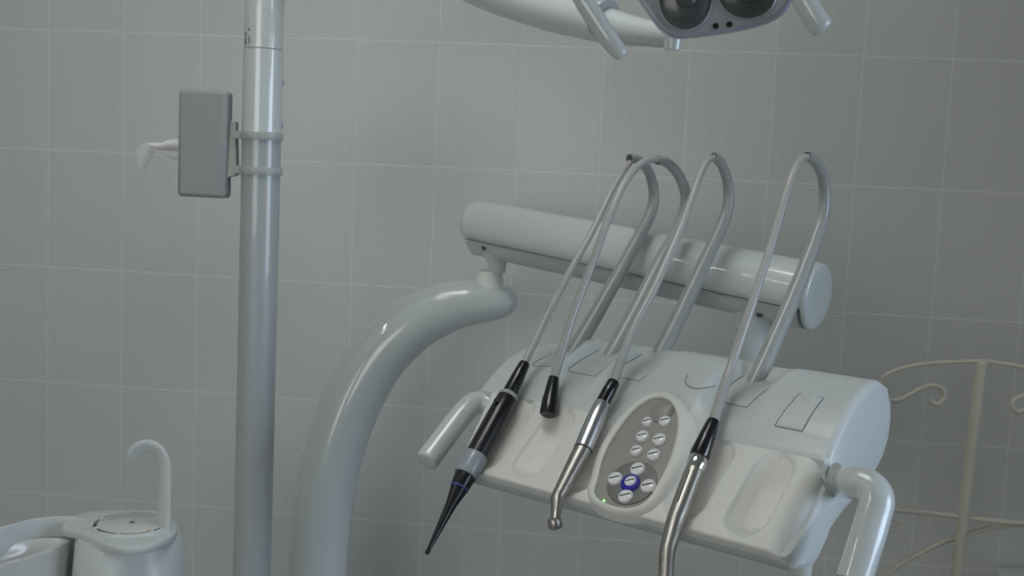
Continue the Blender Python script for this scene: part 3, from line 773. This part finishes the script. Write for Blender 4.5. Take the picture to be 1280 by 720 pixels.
for (x, y, rx, ry) in ((856, -2, 33, 40), (933, -8, 36, 32), (870, -84, 32, 30), (932, -82, 30, 28)):
    rg = []
    for sc, h in ((1.06, .0018), (1.06, .0045), (1.0, .0058), (.96, .0040), (.8, .0065), (.55, .0085), (.25, .0098), (.04, .0100)):
        rg.append([HP(x+rx*sc*math.cos(2*PI*i/36), y+ry*sc*math.sin(2*PI*i/36))+hn*h for i in range(36)])
    rf = loops('reflector', rg[2:], GLASSR, lamp, label='dark glassy reflector')
    loops('reflector_rim', rg[:4]+[[v-hn*.003 for v in rg[3]]], LAMPM, lamp, capa=False, capb=False)
    b0 = HP(x, y)+hn*.004; lathe('bulb_cover', b0, b0+hn, [(0, .012), (.008, .0115), (.011, .008), (.012, .002)], GLASSR, rf)
for x, y in ((894, 33), (911, 31)):
    c = HP(x, y)+hn*.001; lathe('face_hole', c, c+hn, [(0, .0032), (.0026, .0032), (.0027, .001)], BLACK2, lamp)
for px2, dd_ in (([(800, -60), (760, -75), (728, -62), (716, -35), (727, -5), (746, 26), (762, 50), (776, 68)], 1.17), ([(980, -60), (985, -66), (987, -55), (990, -40), (997, -20), (1008, 4), (1018, 22), (1027, 33)], 1.17)):
    tube('lamp_handle', catmull([at(x, y, dd_) for x, y in px2], 6), [.0092, .0095, .010, .0102, .0104, .0104, .010, .0080] if px2[0][0] == 800 else .0128, PAINT, lamp, seg=24, cap_round=.5, flat=1)

# ------------------------------------------------------------------ cup filler tower and spittoon
zt = .705
tw = thing('cup_filler', Vector((*onz(160, 672, zt).to_2d(), 0)), 'white cup filler tower with hooked flat spout and round cup plate', 'cup filler')
capo = [(78, 658), (84, 650), (103, 640), (135, 637), (170, 637), (200, 641), (217, 649), (222, 660), (212, 671), (190, 680), (165, 684), (143, 682), (125, 676), (112, 670), (96, 664)]
co = catmull([onz(x, y, zt) for x, y in capo], 4, True); cc = sum(co, Vector((0, 0, 0)))/len(co)
def cring(sc, dz, sx=1): return [Vector((cc.x+(p.x-cc.x)*sc, cc.y+(p.y-cc.y)*sc, zt+dz)) for p in co]
pc = onz(165, 656, zt)
body = []
bc = onz(160, 660, zt)
for z, r in ((0, .118), (.2, .112), (.45, .104), (.60, .0955), (zt-.021, .0885), (zt-.0170, .0850), (zt-.013, .0840)):
    body.append([Vector((bc.x+math.cos(2*PI*i/48)*r, bc.y+.005+math.sin(2*PI*i/48)*r*.95, z)) for i in range(48)])
loops('tower_body', body, SHELL, tw)
loops('top_cap', [cring(.90, -.0145), cring(.985, -.0140), cring(1.0, -.012), cring(1.0, -.005), cring(.99, -.0015), cring(.965, 0), cring(.8, .0002)], SHELL, tw)
# raised rim around the cup plate, then the plate itself
def flatring(c, r, z): return [Vector((c.x+math.cos(2*PI*i/48)*r, c.y+math.sin(2*PI*i/48)*r, z)) for i in range(48)]
RP = .064
loops('plate_rim', [flatring(pc, RP+.006, zt-.001), flatring(pc, RP+.005, zt+.0035), flatring(pc, RP+.002, zt+.005), flatring(pc, RP, zt+.004), flatring(pc, RP-.001, zt-.001)], SHELL, tw, capa=False, capb=False)
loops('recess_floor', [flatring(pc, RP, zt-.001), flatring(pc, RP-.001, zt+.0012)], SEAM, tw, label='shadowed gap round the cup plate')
plt = loops('cup_plate', [flatring(pc, RP-.006, zt+.0005), flatring(pc, RP-.006, zt+.0042), flatring(pc, RP-.0075, zt+.0052), flatring(pc, .01, zt+.0045)], CERAM, tw)
lathe('drain_hole', pc+Vector((0, 0, zt*0+.0040)), pc+Vector((0, 0, 1)), [(0, .0045), (.0012, .0045), (.0013, .002)], SEAM, plt)
for i in range(7):
    a = math.radians(20+i*51); d = Vector((math.cos(a), math.sin(a), 0)); t_ = Vector((-d.y, d.x, 0))
    box('plate_lug', pc+d*(RP-.0045)+Vector((0, 0, .0035)), (d, t_, Vector((0, 0, 1))), (.012, .006, .005), CERAM, plt, bevel=.001)
# hooked spout: flat strap
dS = (onz(205, 662, zt)-CAM).dot(FW)
sp_ = [at(205.5, 664, dS), at(206, 630, dS), at(206.5, 600, dS), at(206, 584, dS), at(203, 571, dS), at(196, 562, dS), at(186, 558, dS), at(176, 560, dS), at(169, 565, dS), at(165, 571, dS)]
tube('spout', catmull(sp_, 6), [.0155, .0155, .0155, .0155, .0155, .0155, .0152, .0145, .013, .010], SHELL, tw, seg=24, flat=.42, upv=(0.5, 1, 0))

# spittoon
zb = .675
rim = [(88, 677), (70, 674), (45, 675), (18, 680), (-15, 688), (-60, 703), (-110, 724), (-125, 742), (-95, 744), (-60, 734), (-25, 719), (5, 706), (35, 698), (62, 689), (80, 682)]
rc = catmull([onz(x, y, zb) for x, y in rim], 4, True); cr = sum(rc, Vector((0, 0, 0)))/len(rc)
def rring(sc, dz, dsh=Vector((0, 0, 0))): return [Vector((cr.x+(p.x-cr.x)*sc, cr.y+(p.y-cr.y)*sc, zb+dz))+dsh for p in rc]
sb = thing('spittoon', Vector((cr.x, cr.y, 0)), 'white spittoon basin beside the cup filler tower at the left edge', 'spittoon')
loops('bowl', [rring(.35, -.675), rring(.45, -.40), rring(.62, -.22), rring(.86, -.11), rring(.95, -.05), rring(.985, -.01), rring(1.0, -.002), rring(1.0, .002), rring(.975, .003), rring(.94, -.001), rring(.90, -.012), rring(.8, -.03), rring(.5, -.05), rring(.1, -.055)], CERAM, sb)
gp = [(118, 650), (95, 645), (70, 645), (40, 648.5), (10, 656), (-30, 667), (-80, 684), (-130, 706)]
zg = .712
g_ = catmull([onz(x, y, zg) for x, y in gp], 6); gd = [Vector((0, 0, 0))]*len(g_)
vs, fs = [], []; n = len(g_)
for off, z in ((.010, zb-.10), (.004, zb-.03), (0, zg-.006), (.001, zg-.001), (.004, zg), (.008, zg-.001), (.009, zg-.006), (.016, zb-.03), (.022, zb-.10)):
    for p in g_:
        d = Vector((p.x-cr.x, p.y-cr.y, 0)).normalized(); vs.append(Vector((p.x, p.y, z))+d*(off-.006))
m_ = 9
for j in range(m_):
    for i in range(n-1): a, b = j*n+i, ((j+1) % m_)*n+i; fs.append((a, a+1, b+1, b))
fs.append(tuple(j*n for j in range(m_))); fs.append(tuple(j*n+n-1 for j in range(m_)))
mesh_obj('splash_guard', vs, fs, SHELL, sb)

# ------------------------------------------------------------------ wrought iron rack
YR = -.62
K = lambda x, y: ony(x, y, YR)
pt_, pb_ = K(1227, 455), K(1195, 720)
rk_ = thing('iron_rack', (pt_.x-.02, YR, 0), 'cream painted wrought iron rack with scrolls against the wall on the right', 'rack')
pdir = (pb_-pt_).normalized(); foot = pt_+pdir*((pt_.z)/-pdir.z)
tube('post', [pt_+Vector((0, 0, .004)), pt_+(foot-pt_)*.3, pt_+(foot-pt_)*.7, foot], .0098, RACKM, rk_, seg=18)
lathe('post_finial', pt_-Vector((0, 0, .002)), pt_+Vector((0, 0, 1)), [(0, .011), (.004, .0115), (.008, .009), (.010, .003)], RACKM, rk_)
tube('top_rail', catmull([K(x, y) for x, y in ((1112, 500), (1103, 491), (1101, 479), (1106, 470), (1122, 462), (1148, 456), (1180, 453), (1226, 451.5), (1250, 454), (1290, 461), (1330, 473), (1350, 485), (1348, 500))], 6), .0042, RACKM, rk_, seg=12)
tube('scroll', catmull([K(x, y) for x, y in ((1112, 500), (1124, 500), (1138, 493), (1150, 486), (1162, 482), (1173, 483), (1180, 490), (1180, 499), (1173, 505), (1165, 503), (1164, 498))], 6), .0048, RACKM, rk_, seg=12)
tube('scroll', catmull([K(x, y) for x, y in ((1348, 512), (1330, 512), (1316, 505), (1302, 498), (1288, 495), (1274, 496), (1266, 503), (1267, 511), (1274, 515), (1280, 511))], 6), .0048, RACKM, rk_, seg=12)
tube('cross_rail', catmull([K(x, y) for x, y in ((1079, 632), (1118, 637), (1150, 640), (1200, 646), (1250, 652), (1300, 656), (1345, 662))], 5), .0050, RACKM, rk_, seg=12)
tube('lower_hoop', catmull([ony(x, y, YR+.012) for x, y in ((1070, 760), (1092, 732), (1115, 712), (1145, 694), (1180, 677), (1215, 666), (1245, 659), (1268, 655.5), (1290, 656))], 6), .0052, RACKM, rk_, seg=12)
tube('scroll', catmull([K(x, y) for x, y in ((1106, 661), (1115, 663), (1123, 660), (1125, 654), (1120, 650), (1113, 650))], 6), .0030, RACKM, rk_, seg=10)
# second and third legs stand outside the frame to the left (behind the console) and right
for x in (1349, ):
    a = K(x, 492); tube('post', [a, Vector((a.x, YR, 0))], .0085, RACKM, rk_, seg=14)
a = K(1101, 482); tube('post', [a, Vector((a.x, YR, 0))], .0055, RACKM, rk_, seg=14)

# low white chest corner at the lower right
cz = ony(1243, 707, -.012)
ch = thing('storage_chest', (cz.x+.22, cz.y+.02, 0), 'dim white box corner low against the wall at the right edge', 'box')
cxx = (cz+Vector((.25, 0, 0)))
box('body', (cz.x+.25, -.132, (cz.z-.02)/2), XYZ, (.48, .22, cz.z-.02), BOXM, ch, bevel=.006)
box('lid', (cz.x+.25, -.132, cz.z-.010), XYZ, (.50, .24, .02), SHELL, ch, bevel=.005)

s = bpy.context.scene
s.view_settings.view_transform = 'Standard'; s.view_settings.look = 'None'; s.view_settings.gamma = 1; s.view_settings.exposure = 0
s.view_settings.use_curve_mapping = False
